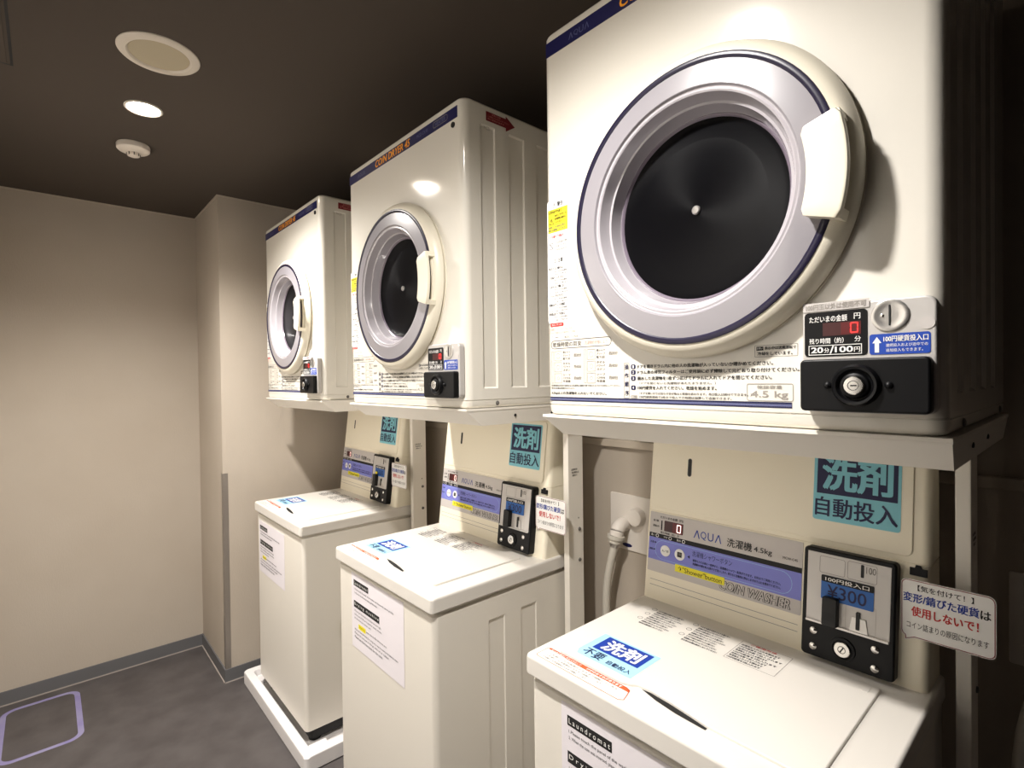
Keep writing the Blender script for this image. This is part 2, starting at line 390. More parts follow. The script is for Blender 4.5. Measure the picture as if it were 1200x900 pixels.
    b.text(F, "△ 注意", 0.028, 1.656, 0.052, 1.665, h, 'black_ink', 0.02)
    z = 1.648
    for i, s_ in enumerate(("窓ガラスに触れない", "ふろ用品やゴムを入れない", "フィルターなしで運転しない", "ドラムに手をかけない", "衣類のポケットを確認", "使用後は必ずドアを閉める")):
        b.text(F, s_, 0.013, z-.006, 0.056, z, h, 'black_ink' if i % 2 == 0 else 'grey_ink', 0.01)
        b.outline(F, [(0.014, z-.0165), (0.024, z-.0165), (0.019, z-.0085)] if i % 2 == 0 else circ(0.019, z-.0125, 0.0042, 12), 0.0007, h, 'grey_ink')
        b.text(F, "やけどやけがの原因", 0.028, z-.0115, 0.062, z-.0075, h, 'grey_ink'); b.text(F, "になることがあります", 0.028, z-.017, 0.064, z-.013, h, 'grey_ink')
        z -= 0.0185
    b.rect(F, 0.016, 1.527, 0.052, 1.534, h, 'red_ink', 0.0025); b.text(F, "禁止しています", 0.020, 1.5285, 0.048, 1.5325, h*1.6, 'white_ink')
    b.text(F, "乾燥機に入れてはいけないもの", 0.013, 1.519, 0.075, 1.524, h, 'pink_ink'); b.text(F, "ウールや毛皮および油の付いた衣類", 0.013, 1.512, 0.082, 1.517, h, 'pink_ink')
    b.text(F, "▯ ━ ▯", 0.020, 1.500, 0.048, 1.508, h, 'grey_ink'); b.text(F, "乾きにくいもの", 0.054, 1.502, 0.090, 1.507, h, 'pale_ink')
    B(b, 'caution_print', label='white caution print with yellow box')
    # operating instructions along the bottom
    b = MB()
    b.outline(F, rrect(0.017, 1.4815, 0.170, 1.4985, 0.008), 0.0012, h, 'grey_ink')
    b.text(F, "乾燥時間の目安", 0.022, 1.485, 0.098, 1.495, h, 'grey_ink', 0.01); b.text(F, "（洗濯物の状態により）", 0.104, 1.486, 0.164, 1.4935, h, 'pink_ink')
    for cx in (0.018, 0.104):
        b.outline(F, rrect(cx, 1.412, cx+0.006, 1.477, 0), 0.0010, h, 'pale_ink')
        for i in range(3):
            z = 1.457-i*0.0225
            b.outline(F, rrect(cx+0.008, z, cx+0.028, z+0.020, 0), 0.0010, h, 'pale_ink')
            b.outline(F, circ(cx+0.018, z+0.010, 0.0055-0.001*i, 10), 0.0008, h, 'pale_ink')
            for j, s_ in enumerate((("綿シャツ", "ブリーフ", "靴下2足"), ("タオル", "パジャマ", "ズボン"), ("シーツ", "バスタオル", "作業着"))[i]): b.text(F, s_, cx+0.031, z+0.0145-j*.0065, cx+0.051, z+0.0195-j*.0065, h, 'grey_ink')
            b.text(F, ("約20分", "約40分", "約60分")[i], cx+0.060, z+0.007, cx+0.080, z+0.014, h, 'pale_ink', 0.03)
    b.text(F, "乾燥時間は室温や湿度および洗濯物の種類や量で変わりますので目安にしてください。", 0.017, 1.4055, 0.190, 1.4095, h, 'grey_ink'); b.text(F, "厚手の衣類は時間がかかります。", 0.017, 1.400, 0.080, 1.404, h, 'grey_ink')
    b.text(F, "4.5kg以上の洗濯物を入れないでください。", 0.017, 1.3885, 0.158, 1.3955, h, 'black_ink', 0.005)
    b.rect(F, 0.0135, 1.3815, 0.481, 1.3845, h, 'navy_ink'); b.rect(F, 0.0135, 1.3762, 0.481, 1.3785, h, 'navy_ink'); b.rect(F, 0.0135, 1.3786, 0.481, 1.3814, h, 'blue_grey_ink')
    b.outline(F, rrect(0.197, 1.385, 0.209, 1.448, 0.001, 1), 0.0010, h, 'pale_ink')
    for i, ch in enumerate("操作順序"): b.text(F, ch, 0.199, 1.436-i*0.0155, 0.2075, 1.4455-i*0.0155, h, 'navy_ink', 0.02)
    zs = (1.4375, 1.4275, 1.417, 1.4095, 1.4005, 1.392, 1.3858); lens = (0.230, 0.265, 0.228, 0.140, 0.145, 0.195, 0.165)
    for i, s_ in enumerate(LINES):
        sm = i in (3, 5, 6); x = 0.226 + (0.004 if sm else 0)
        b.text(F, s_, x, zs[i], x+lens[i], zs[i]+(0.0045 if sm else 0.0065), h, 'grey_ink' if sm else 'black_ink', 0.0 if sm else 0.008)
    for k, i in enumerate((0, 1, 2, 4)):
        b.rect(F, 0.2125, zs[i]-.0008, 0.2225, zs[i]+.0075, h, 'navy_ink', 0.003); b.text(F, "1234"[k], 0.2160, zs[i]+.0008, 0.2190, zs[i]+.0058, h*1.8, 'white_ink', 0.02)
    b.outline(F, rrect(0.212, 1.3848, 0.226, 1.3905, 0.0015, 2), 0.0010, h, 'pale_ink'); b.text(F, "ご注意", 0.214, 1.386, 0.224, 1.3895, h, 'grey_ink')
    b.outline(F, rrect(0.418, 1.3855, 0.483, 1.411, 0.003, 3), 0.0010, h, 'pale_ink'); b.text(F, "乾燥容量", 0.433, 1.403, 0.468, 1.4085, h, 'pale_ink'); b.text(F, "4.5 kg", 0.424, 1.388, 0.476, 1.4005, h, 'pale_ink', 0.02)
    b.outline(F, rrect(0.430, 1.4495, 0.489, 1.4665, 0.0005, 1), 0.0005, h, 'grey_ink'); b.rect(F, 0.4325, 1.459, 0.4425, 1.4645, h, 'black_ink'); b.text(F, "お願い", 0.4335, 1.4605, 0.4415, 1.4635, h*1.8, 'white_ink')
    b.text(F, "表示中は送風運転で", 0.444, 1.4595, 0.487, 1.4645, h, 'black_ink', 0.01); b.text(F, "冷却をしています。", 0.434, 1.4515, 0.482, 1.457, h, 'black_ink', 0.01)
    B(b, 'instruction_print', label='fine printed operating instructions')
    # door
    dx, dz = 0.334, 1.690
    b = MB()
    b.lathe(F, dx, dz, [(0.2385, 0.0), (0.2385, 0.0035), (0.229, 0.004), (0.229, 0.0075), (0.2385, 0.008), (0.2380, 0.014), (0.233, 0.024), (0.226, 0.0295), (0.218, 0.0320), (0.214, 0.0320), (0.213, 0.026), (0.180, 0.0), (0.180, -0.012)], 'door_cream', 96)
    B(b, 'door_ring')
    b = MB()
    b.lathe(F, dx, dz, [(0.2175, 0.0310), (0.2165, 0.0335), (0.2120, 0.0348), (0.2080, 0.0338), (0.2060, 0.0315)], 'trim_purple', 96)
    B(b, 'door_gasket', label='dark purple ring')
    b = MB()
    b.lathe(F, dx, dz, [(0.2095, 0.0318), (0.2070, 0.0325), (0.1740, 0.0362), (0.1725, 0.0355), (0.1705, 0.0325)], 'window_lilac', 96)
    b.lathe(F, dx, dz, [(0.1705, 0.0325), (0.1690, 0.0318), (0.1660, 0.0325), (0.1635, 0.0310), (0.1590, 0.0190), (0.1560, 0.0130), (0.1545, 0.0124), (0.1525, 0.0120), (0.1480, -0.0060), (0.1462, -0.0095)], 'window_cup', 96)
    b.lathe(F, dx, dz, [(0.1464, -0.0094), (0.1450, -0.0088), (0.1430, -0.0100), (0.1415, -0.0125)], 'window_dark_lilac', 96)
    wn = B(b, 'door_window', label='lilac tinted clear plastic rim of the porthole')
    b = MB()
    b.lathe(F, dx, dz, [(0.1430, -0.0130), (0.133, -0.0145), (0.112, -0.0139), (0.1105, -0.0140), (0.109, -0.01375), (0.085, -0.0128), (0.0835, -0.0129), (0.082, -0.0127), (0.055, -0.0118), (0.020, -0.0113), (0.006, -0.0111)], 'drum_black', 96, False, True)
    b.lathe(F, dx, dz, [(0.0072, -0.0113), (0.0072, -0.0085), (0.0055, -0.0070), (0.002, -0.0068)], 'silver_bright', 20, False, True)
    B(b, 'porthole', label='glossy black porthole disc with small metal stud')
    # handle: curved plate standing off the ring on two end blocks, open slot behind it
    b = MB(); N = 14; cz = dz-0.008
    def sect(a, r0, r1, h0, h1, e):
        ca, sa = math.cos(a), math.sin(a)
        P = lambda r, h: F.p(dx+r*ca, cz+r*sa, h)
        return [P(r0, h0), P(r1, h0), P(r1, h1-e), P(r1-e*.3, h1-e*.3), P(r1-e, h1), P(r0+e, h1), P(r0+e*.3, h1-e*.3), P(r0, h1-e)]
    A0 = 0.300
    rings = []
    for i in range(N+1):
        a = -A0 + 2*A0*i/N; k = 1-min(1, (A0-abs(a))/0.03); e = 0.004
        rings.append(sect(a, 0.184+k*.004, 0.232-k*.004, 0.0465, 0.055-k*.002, e))
    b.loft(rings, 'handle_cream')
    for s_ in (-1, 1):
        rings = []
        for i in range(5):
            a = s_*(A0-0.002-0.055*i/4); rings.append(sect(a, 0.190, 0.2310, 0.020, 0.048, 0.001))
        if s_ > 0: rings.reverse()
        b.loft(rings, 'handle_cream')
    b.loft([sect(-A0+0.05+(2*A0-0.1)*i/8, 0.2155, 0.2240, 0.026, 0.034, 0.002) for i in range(9)], 'door_cream')
    B(b, 'door_handle')
    # coin panel
    b = MB()
    out = rrect(0.500, 1.374, 0.643, 1.514, 0.012)
    b.plate(F, out, 0, 0.015, 'silver', 0.003)
    cp = B(b, 'coin_panel', label='silver coin panel')
    h0 = 0.0152; b = MB()
    b.plate(F, rrect(0.503, 1.4465, 0.575, 1.5045, 0.005), 0.014, h0+.0004, 'black_plastic')
    b.text(F, "ただいまの金額", 0.509, 1.491, 0.553, 1.4995, h0+.0008, 'white_ink', 0.012); b.text(F, "円", 0.5605, 1.4925, 0.5675, 1.5, h0+.0008, 'white_ink', 0.012)
    b.rect(F, 0.525, 1.473, 0.568, 1.490, h0+.0007, 'lcd_red_dark'); b.rect(F, 0.546, 1.474, 0.568, 1.489, h0+.0009, 'led_red_dim')
    for sg in ((0.5572, 1.4872, 0.5645, 1.4884), (0.5572, 1.4752, 0.5645, 1.4764), (0.5565, 1.4762, 0.5577, 1.4812), (0.5565, 1.4824, 0.5577, 1.4874), (0.564, 1.4762, 0.5652, 1.4812), (0.564, 1.4824, 0.5652, 1.4874)):
        b.rect(F, *sg, h0+.0013, 'led_red')
    b.text(F, "残り時間（約）", 0.509, 1.463, 0.549, 1.4705, h0+.0008, 'white_ink', 0.012); b.text(F, "分", 0.561, 1.464, 0.568, 1.471, h0+.0008, 'white_ink', 0.012)
    b.outline(F, rrect(0.508, 1.4485, 0.569, 1.4612, 0), 0.0008, h0+.0008, 'white_ink')
    b.text(F, "20", 0.511, 1.451, 0.5255, 1.459, h0+.0008, 'white_ink', 0.05); b.text(F, "分", 0.5265, 1.451, 0.5325, 1.4575, h0+.0008, 'white_ink', 0.02); b.text(F, "/", 0.533, 1.4498, 0.538, 1.460, h0+.0008, 'white_ink', 0.03)
    b.text(F, "100", 0.539, 1.451, 0.5595, 1.459, h0+.0008, 'white_ink', 0.05); b.text(F, "円", 0.5605, 1.451, 0.5672, 1.4575, h0+.0008, 'white_ink', 0.02)
    B(b, 'display', cp, label='black display window with lit red figure')
    b = MB()
    b.rect(F, 0.577, 1.4465, 0.637, 1.4715, h0+.0004, 'blue_label', 0.003)
    b.add([F.p(x, z, h0+.0008) for x, z in ((0.5825, 1.449), (0.587, 1.449), (0.587, 1.4605), (0.5895, 1.4605), (0.58475, 1.468), (0.580, 1.4605), (0.5825, 1.4605))], [(0, 1, 2, 6), (3, 4, 5)], 'white_ink')
    b.text(F, "100円硬貨投入口", 0.5915, 1.4615, 0.635, 1.469, h0+.0008, 'white_ink', 0.02); b.text(F, "連続投入および途中での", 0.594, 1.4555, 0.6345, 1.4595, h0+.0008, 'white_ink'); b.text(F, "追加投入もできます。", 0.594, 1.4495, 0.630, 1.4535, h0+.0008, 'white_ink')
    B(b, 'coin_label', cp, label='blue coin slot label')
    b = MB(); cx, cz2 = 0.598, 1.4935
    b.lathe(F, cx, cz2, [(0.0195, 0.0145), (0.0195, 0.0165), (0.0175, 0.0175), (0.014, 0.0168), (0.008, 0.0160)], 'silver_bright', 40, False, True)
    b.plate(F, rrect(cx-.0009, cz2-.0125, cx+.0009, cz2+.0125, 0.0004, 1), 0.016, 0.0172, 'black_flat'); b.lathe(F, cx-.0075, cz2, [(0.002, .0158), (0.002, .0172), (0.001, .0178)], 'chrome', 12, False, True)
    B(b, 'coin_slot_dial', cp)
    b = MB(); b.plate(F, circ(0.634, 1.4815, 0.0072, 20), 0.0145, h0+.0006, 'panel_grey'); B(b, 'round_sticker', cp, label='pale round sticker')
    b = MB(); b.plate(F, rrect(0.5015, 1.3755, 0.6395, 1.4425, 0.006), 0.0145, 0.030, 'black_plastic', 0.003)
    cb = B(b, 'coin_box_door', cp, label='black coin box door')
    b = MB(); lx, lz = 0.566, 1.409
    b.lathe(F, lx, lz, [(0.0265, 0.029), (0.0260, 0.034), (0.0235, 0.0375), (0.0205, 0.037), (0.0180, 0.0330), (0.0165, 0.0325), (0.0150, 0.0370), (0.0125, 0.0380), (0.0112, 0.0370)], 'black_plastic', 40)
    b.lathe(F, lx, lz, [(0.0113, 0.036), (0.0113, 0.0400), (0.0103, 0.0412), (0.005, 0.0414)], 'chrome', 32, False, True)
    b.outline(F, circ(lx, lz, 0.0062, 20), 0.0010, 0.0417, 'grey_ink'); b.plate(F, rrect(lx-.003, lz-.0008, lx+.004, lz+.0008, 0.0003, 1), 0.041, 0.0418, 'black_flat')
    B(b, 'lock', cb, label='silver key lock in a black collar')
    for q in (0.535, 0.600):
        b = MB(); b.lathe(F, q, 1.409, [(0.0045, 0.0295), (0.0042, 0.0325), (0.0025, 0.0342), (0.001, 0.0346)], 'black_plastic', 16, False, True); B(b, 'screw', cb)
    # arrow label on the right flank
    b = MB(); S = sideface(DW); h = 0.0006
    pts = [(0.073, 2.082), (0.140, 2.082), (0.140, 2.073), (0.172, 2.093), (0.140, 2.113), (0.140, 2.106), (0.073, 2.106)]
    b.add([S.p(a, c, h) for a, c in pts], [(0, 1, 5, 6), (2, 3, 4)], 'maroon')
    b.text(S, "排気口注意", 0.092, 2.099, 0.122, 2.104, h+.0004, 'pink_ink'); b.text(S, "この面をふさがないでください", 0.078, 2.0925, 0.150, 2.097, h+.0004, 'pink_ink'); b.text(S, "熱い空気が出ます", 0.078, 2.086, 0.134, 2.0905, h+.0004, 'pink_ink')
    B(b, 'arrow_sticker', label='dark red arrow sticker')
    return t, base
X1, X2, X3 = 0.0, -0.9257, -1.8276
dryer1, DBASE = make_dryer()
dryers = [(dryer1, X1)]
for x in (X2, X3):
    c = copy_tree(dryer1); c.location = (DBASE[0]+x, DBASE[1], DBASE[2]); dryers.append((c, x))
for (o, x), l in zip(dryers, ('large cream coin dryer nearest the camera, its porthole filling the upper right',
                              'cream coin dryer second along the row, on the stand above the middle washer',
                              'cream coin dryer farthest along the row, beside the beige column')): o['label'] = l
def coin_notice(t, ink):
    F = front(0); b = MB()
    b.plate(F, rrect(0.5015, 1.506, 0.577, 1.517, 0.0008, 1), 0.0155, 0.0162, 'panel_grey' if ink != 'red_ink' else 'paper_white')
    b.text(F, "100円玉以外は使用不可", 0.505, 1.5075, 0.574, 1.5155, 0.0166, ink, 0.012)
    b.build('notice_strip', t, DBASE)
coin_notice(dryers[0][0], 'pale_ink'); coin_notice(dryers[2][0], 'red_ink')

# ------------------------------------------------------------------ dryer stands
FOOT = 0.0
def make_stand():
    base = (0.325, 0.44, 0)
    t = thing('dryer_stand', 'x', 'stand', base, 'dryer stands behind the washers')
    b = MB(); R = lambda i, y0, z: [Vector(p) for p in ((-.005+i, y0, z), (.655-i, y0, z), (.655-i, .535, z), (-.005+i, .535, z))]
    b.loft([R(.007, .050, 1.303), R(.0012, .0005, 1.3395), R(0, -.005, 1.3425), R(0, -.005, 1.3475)], 'enamel_shelf')
    for q in (0.16, 0.30): b.lathe(sideface(0.6505), q, 1.325, [(0.004, 0), (0.004, 0.0025), (0.002, 0.0032)], 'black_flat', 10, False, True)
    b.build('shelf', t, base, smooth=False)
    for x0, y0, m in ((0.598, 0.402, 1), (-0.026, 0.462, 0)):
        b = MB(); x1 = x0+0.022; y1 = y0+0.068; F = flat(0)
        b.plate(F, rrect(x0, y0, x1, y1, 0.003, 2), FOOT, 1.306, 'enamel_shelf')
        if m:
            S = sideface(x1)
            for i, s_ in enumerate(("注意事項", "転倒防止", "固定のこと")): b.text(S, s_, y0+0.012+0.003*i, 1.139-i*.009, y0+0.040+0.008*(i % 2), 1.145-i*.009, 0.0004, 'grey_ink')
            for z in (0.955, 0.86): b.lathe(S, y0+0.048, z, [(0.006, 0), (0.005, 0.003), (0.002, 0.0035)], 'grey_ink', 12, False, True)
            b.lathe(S, y0+0.045, 0.99, [(0.0025, 0), (0.002, 0.0006)], 'black_flat', 10, False, True)
        b.build('leg', t, base)
    return t, base
st, SBASE = make_stand(); stands = [st]
for x in (X2, X3):
    c = copy_tree(st); c.location = (SBASE[0]+x, SBASE[1], 0); stands.append(c)
for o, l in zip(stands, ('cream steel stand shelf carrying the dryer nearest the camera', 'cream steel stand shelf carrying the middle dryer of the row', 'cream steel stand shelf carrying the farthest dryer, by the beige column')): o['label'] = l

# ------------------------------------------------------------------ washers
ZL = 0.871
CV = (0, 0.125, 1.0)
def con(h=0.0):
    F = Frame((0, 0.342, ZL), (1, 0, 0), CV); return F
def make_washer():
    base = (0.292, 0.19, 0.0)
    t = thing('coin_washer', 'x', 'washing machine', base, 'top loading coin washers in a row')
    B = lambda b, n, p=None, **k: b.build(n, p or t, base, **k)
    gr = [(0.123, 0.182), (0.244, 0.306)]
    O = lambda ins, dep: body_outline(.006+ins, .578-ins, -.055+ins, .44-ins, 0.016, gr, dep)
    R = lambda z, ins, dep: [Vector((x, y, z)) for x, y in O(ins, dep)]
    b = MB(); b.loft([R(.072, .004, 0), R(.078, 0, 0), R(.115, 0, 0), R(.118, 0, .0035), R(.755, 0, .0035), R(.758, 0, 0), R(.817, 0, 0), R(.819, .003, 0), R(.8195, .010, 0), R(.833, .010, 0)], 'cabinet_cream')
    B(b, 'cabinet')
    b = MB(); b.plate(flat(0), rrect(.022, -.030, .562, .355, .02), 0.030, 0.074, 'under_black')
    B(b, 'base', label='black base')
    for fx, fy in ((.06, .0), (.524, .0), (.06, .33), (.524, .33)):
        b = MB(); b.lathe(Frame((0, 0, 0.012), (1, 0, 0), (0, 1, 0)), fx, fy, [(0.024, 0), (0.024, 0.008), (0.014, 0.010), (0.014, 0.022)], 'black_plastic', 20, True, True); B(b, 'foot')
    # top cover with rolled edges
    b = MB(); O2 = lambda i: rrect(0+i, -.066+i, .584-i, .445-i, .011, 5)
    b.loft([[Vector((x, y, z)) for x, y in O2(i)] for z, i in ((.831, .003), (.8325, .0008), (.835, 0), (.8640, 0.0004), (.8680, .0014), (.8702, .0036), (.871, .0065))], 'lid_white')
    B(b, 'top_cover')
    # lid, with a finger recess cut into its front edge
    b = MB(); F = flat(ZL)
    y0, y1 = -.013, .297
    edge = [(0.200, y0)] + [(0.214, y0+.006), (0.224, y0+.014), (0.245, y0+.016), (0.29, y0+.012), (0.33, y0+.006)] + [(0.362, y0)]
    pts = [(0.050, y0)] + edge + [(0.512, y0), (0.518, y0+.006), (0.518, y1), (0.044, y1), (0.044, y0+.006)]
    b.plate(F, pts, 0.0, 0.0055, 'lid_white', 0.0022)
    for q in (0.06, 0.50): b.plate(F, rrect(q-.006, y1-.030, q+.006, y1-.004, 0.002, 2), 0.0, 0.0062, 'lid_white')
    lid = B(b, 'lid')
    b = MB(); b.poly(F, [(0.232, y0+.0135), (0.27, y0+.0025), (0.31, y0-.0035), (0.362, y0-.006), (0.362, y0), (0.33, y0+.0058), (0.29, y0+.0118), (0.25, y0+.0156)], 0.0006, 'under_black'); B(b, 'finger_slot_shade', lid, label='painted shade in the finger slot')  # flat black wedge, shade of the finger recess put in as colour
    b = MB(); h = 0.0059                                              # detergent sticker
    b.poly(F, [(0.078, 0.004), (0.205, 0.004), (0.205, 0.106), (0.070, 0.106), (0.070, 0.020)], h, 'sky_blue')
    b.rect(F, 0.086, 0.042, 0.194, 0.100, h+.0003, 'royal_blue'); b.text(F, "洗剤", 0.098, 0.048, 0.184, 0.094, h+.0006, 'white_ink', 0.03)
    b.text(F, "不要", 0.082, 0.010, 0.130, 0.036, h+.0006, 'navy_ink', 0.012); b.text(F, "自動投入", 0.142, 0.012, 0.196, 0.026, h+.0006, 'navy_ink', 0.008)
    B(b, 'detergent_sticker', lid, label='blue detergent sticker')
    b = MB(); h = 0.0058                                              # care table
    rnd = random.Random(7)
    for cxx in (0.068, 0.172):
        for r_ in range(9):
            z = 0.286-r_*0.0098
            if r_ % 3 == 0: b.outline(F, circ(cxx+0.008, z-0.004, 0.006, 12), 0.001, h, 'dark_grey_ink')
            b.text(F, ("すすぎや脱水の途中でふたを開けない", "洗濯物は片寄らないように入れてください", "防水性の衣類は脱水しないでください")[r_ % 3], cxx+0.019, z-0.008, cxx+0.019+0.078*rnd.uniform(.75, 1), z-0.0015, h, 'dark_grey_ink')
    b.outline(F, rrect(0.282, 0.200, 0.378, 0.290, 0.002, 2), 0.0007, h, 'grey_ink'); b.text(F, "ご使用方法", 0.300, 0.280, 0.350, 0.287, h, 'red_ink')
    for r_ in range(8): b.text(F, ("洗濯物を入れふたを閉めます", "100円硬貨を3枚入れます", "洗剤は自動で投入されます")[r_ % 3], 0.286, 0.268-r_*.009, 0.286+0.086*rnd.uniform(.7, 1), 0.2745-r_*.009, h, 'dark_grey_ink')
    B(b, 'care_print', lid, label='fine grey printed instructions')
    b = MB(); F2 = flat(ZL); h = 0.0006                                # orange caution strip on the front rim
    pts = [(0.020, -0.050), (0.026, -0.055), (0.222, -0.055), (0.230, -0.048), (0.222, -0.020), (0.212, -0.0145), (0.026, -0.0145), (0.020, -0.020)]
    b.poly(F2, pts, h*.5, 'paper_white'); b.outline(F2, pts, 0.0014, h, 'orange_red')
    b.poly(F2, [(0.026, -0.0145), (0.024, -0.020), (0.100, -0.0245), (0.120, -0.0250), (0.223, -0.0250), (0.221, -0.018), (0.212, -0.0145)], h, 'orange_red')
    b.text(F2, "脱水中は絶対に手を入れないで", 0.032, -0.0235, 0.110, -0.0165, h*1.6, 'white_ink'); b.text(F2, "けがのおそれがあります", 0.125, -0.0235, 0.205, -0.0165, h*1.6, 'white_ink', 0.02)
    for i in range(3): b.text(F2, "ふたを開けても洗濯槽は止まるまで回転しています", 0.030, -0.0345-i*.008, 0.205-i*.03, -0.0290-i*.008, h*1.6, 'pale_ink')
    B(b, 'caution_strip', label='orange and white caution sticker')
    # console
    b = MB()
    def cring(z, ins):
        y = 0.342+0.125*(z-ZL); return [Vector((x, yy, z)) for x, yy in body_outline(ins, .575-ins, y+ins, .44-ins, .014, [], 0)]
    b.loft([cring(z, i) for z, i in ((.8705, 0), (.9, 0), (1.0845, 0), (1.085, .0016), (1.0865, .0016), (1.087, 0), (1.288, 0), (1.294, .003), (1.298, .009))], 'console_beige')
    C = con()
    V = lambda z: (z-ZL)*math.sqrt(1+.125**2)
    for z in (.905, .918): b.rect(C, .02, V(z), .365, V(z+.0012), 0.0003, 'pale_ink')
    B(b, 'console')
    b = MB(); pts = rrect(.018, V(1.0955), .549, V(1.285), .012); b.plate(C, pts, 0.0, 0.003, 'console_beige', 0.0015)
    b.rect(C, .109, V(1.182), .1165, V(1.222), 0.0034, 'black_flat', .0035); b.outline(C, rrect(.1075, V(1.1805), .118, V(1.2235), .005), .0015, 0.0035, 'grey_ink')
    B(b, 'dispenser_cover')
    b = MB(); pts = rrect(.386, V(1.134), .531, V(1.274), .005); h = .0036                # big sticker
    b.plate(C, pts, .003, h, 'cyan_light'); b.rect(C, .392, V(1.186), .526, V(1.269), h+.0003, 'navy_ink')
    b.text(C, "洗剤", .401, V(1.193), .519, V(1.263), h+.0006, 'cyan_light', .035); b.text(C, "自動投入", .390, V(1.142), .527, V(1.180), h+.0006, 'navy_ink', .018)
    B(b, 'auto_detergent_sticker', label='cyan and navy detergent sticker')
    b = MB(); h = .001
    b.plate(C, rrect(.011, V(.938), .370, V(1.082), .002, 2), 0, h, 'panel_grey')
    b.rect(C, .0115, V(.967), .3695, V(1.0205), h+.0002, 'lavender_blue'); b.rect(C, .0115, V(1.0205), .3695, V(1.0310), h+.0002, 'black_ink')
    for i in range(3):
        b.outline(C, circ(.034+.036*i, V(1.0256), .0042, 14), .0012, h+.0005, 'white_ink'); b.text(C, ("洗い", "すすぎ", "脱水")[i], .016+.036*i, V(1.0232), .027+.036*i, V(1.0285), h+.0005, 'white_ink')
    b.plate(C, rrect(.052, V(1.040), .103, V(1.0655), .001, 1), 0, h+.0006, 'lcd_red_dark'); b.rect(C, .075, V(1.0405), .1025, V(1.065), h+.0009, 'led_red_dim')
    for sg in ((.088, 1.0600, .0965, 1.0618), (.088, 1.0432, .0965, 1.0450), (.0868, 1.0440, .0884, 1.0612), (.0961, 1.0440, .0977, 1.0612)): b.rect(C, sg[0], V(sg[1]), sg[2], V(sg[3]), h+.0013, 'led_white')
    b.text(C, "ただいまの金額（円）", .040, V(1.069), .103, V(1.0755), h+.0003, 'black_ink'); b.text(C, "残り時間（約）分", .042, V(1.0325), .094, V(1.038), h+.0003, 'black_ink')
    b.text(C, "金 額", .020, V(1.059), .036, V(1.0645), h+.0003, 'black_ink', .01); b.text(C, "運転中", .020, V(1.046), .038, V(1.0515), h+.0003, 'black_ink'); b.rect(C, .043, V(1.041), .0465, V(1.064), h+.0003, 'black_ink')
    x = .131
    for ch in "AQUA":
        if ch == 'A': b.add([C.p(x+q[0]*.0155, V(1.041)+q[1]*.0185, h+.0004) for q in ((0, 0), (.16, 0), (.55, .80), (.84, 0), (1, 0), (.64, 1), (.46, 1))], [(0, 1, 2, 6), (2, 3, 4, 5), (2, 5, 6)], 'royal_blue')
        else: b.text(C, ch, x, V(1.041)-(.0012 if ch == 'Q' else 0), x+.014, V(1.041)+.0185, h+.0004, 'royal_blue')
        x += .0175
    b.text(C, "洗濯機", .212, V(1.039), .268, V(1.058), h+.0004, 'black_ink', .012); b.text(C, "4.5kg", .272, V(1.0385), .310, V(1.0530), h+.0004, 'black_ink', .012)
    b.text(C, "MCW-C45", .332, V(1.041), .361, V(1.0465), h+.0004, 'grey_ink')
    for bx, ic in ((.059, 0), (.098, 1)):
        b.plate(C, circ(bx, V(.9935), .0132, 24), 0, h+.0014, 'paper_white')
        if ic: b.rect(C, bx-.006, V(.9935)-.006, bx+.006, V(.9935)+.006, h+.0018, 'black_ink'); b.rect(C, bx-.003, V(.9935)-.002, bx+.004, V(.9935)+.004, h+.0021, 'grey_ink')
        else: b.text(C, "入／切", bx-.009, V(.9935)-.003, bx+.009, V(.9935)+.003, h+.0018, 'black_ink')
    b.text(C, "お湯 ●", .016, V(1.006), .032, V(1.011), h+.0004, 'navy_ink'); b.text(C, "運転 ●", .014, V(.989), .030, V(.994), h+.0004, 'navy_ink'); b.add([C.p(.118, V(.994)-.0, h+.0004), C.p(.124, V(.994)-.004, h+.0004), C.p(.124, V(.994)+.004, h+.0004)], [(0, 1, 2)], 'navy_ink')
    b.text(C, "洗濯機シャワーボタン", .130, V(.998), .226, V(1.011), h+.0004, 'navy_ink', .004)
    b.text(C, "硬貨を入れる前に一度押すと、洗濯槽のシャワー洗浄ができます。お好みでご利用ください。", .132, V(.986), .330, V(.992), h+.0004, 'navy_ink'); b.text(C, "洗濯槽の内側を約1分間すすぎ洗いします。終わると自動的に停止しますのでふたを閉めてください。", .132, V(.978), .330, V(.984), h+.0004, 'navy_ink')
    b.outline(C, rrect(.030, V(.971), .352, V(1.0165), .022, 6), .0006, h+.0003, 'sky_blue')
    I = (.2005, V(.9435), .3495, V(.9625))
    for d, hh, ink, bo in ((.00135, h+.0003, 'black_ink', .068), (.0002, h+.0010, 'panel_grey', .012)): b.text(C, "CO/N WASHER", I[0]-d, I[1]-d, I[2]+d, I[3]+d, hh, ink, bo, .15)
    b.rect(C, .088, V(.9530), .211, V(.9700), h+.0014, 'yellow_soft'); b.text(C, "↑\"Shower\"button", .096, V(.9555), .205, V(.9670), h+.0018, 'black_ink', .002)
    B(b, 'control_panel', label='grey and lavender control panel')
    # coin mechanism
    b = MB(); H = .024
    b.plate(C, rrect(.380, V(.878), .532, V(1.082), .008), 0, H, 'black_plastic', .004)
    cm = B(b, 'coin_mechanism', label='black coin mechanism')
    b = MB(); b.plate(C, [(.388, V(.945)), (.524, V(.945)), (.5245, V(1.074)), (.3875, V(1.074))], H-.003, H+.0008, 'silver', .001)
    b.outline(C, rrect(.409, V(1.038), .452, V(1.069), .003, 2), .0006, H+.0011, 'grey_ink'); b.outline(C, rrect(.456, V(1.038), .503, V(1.070), .003, 2), .0006, H+.0011, 'grey_ink')
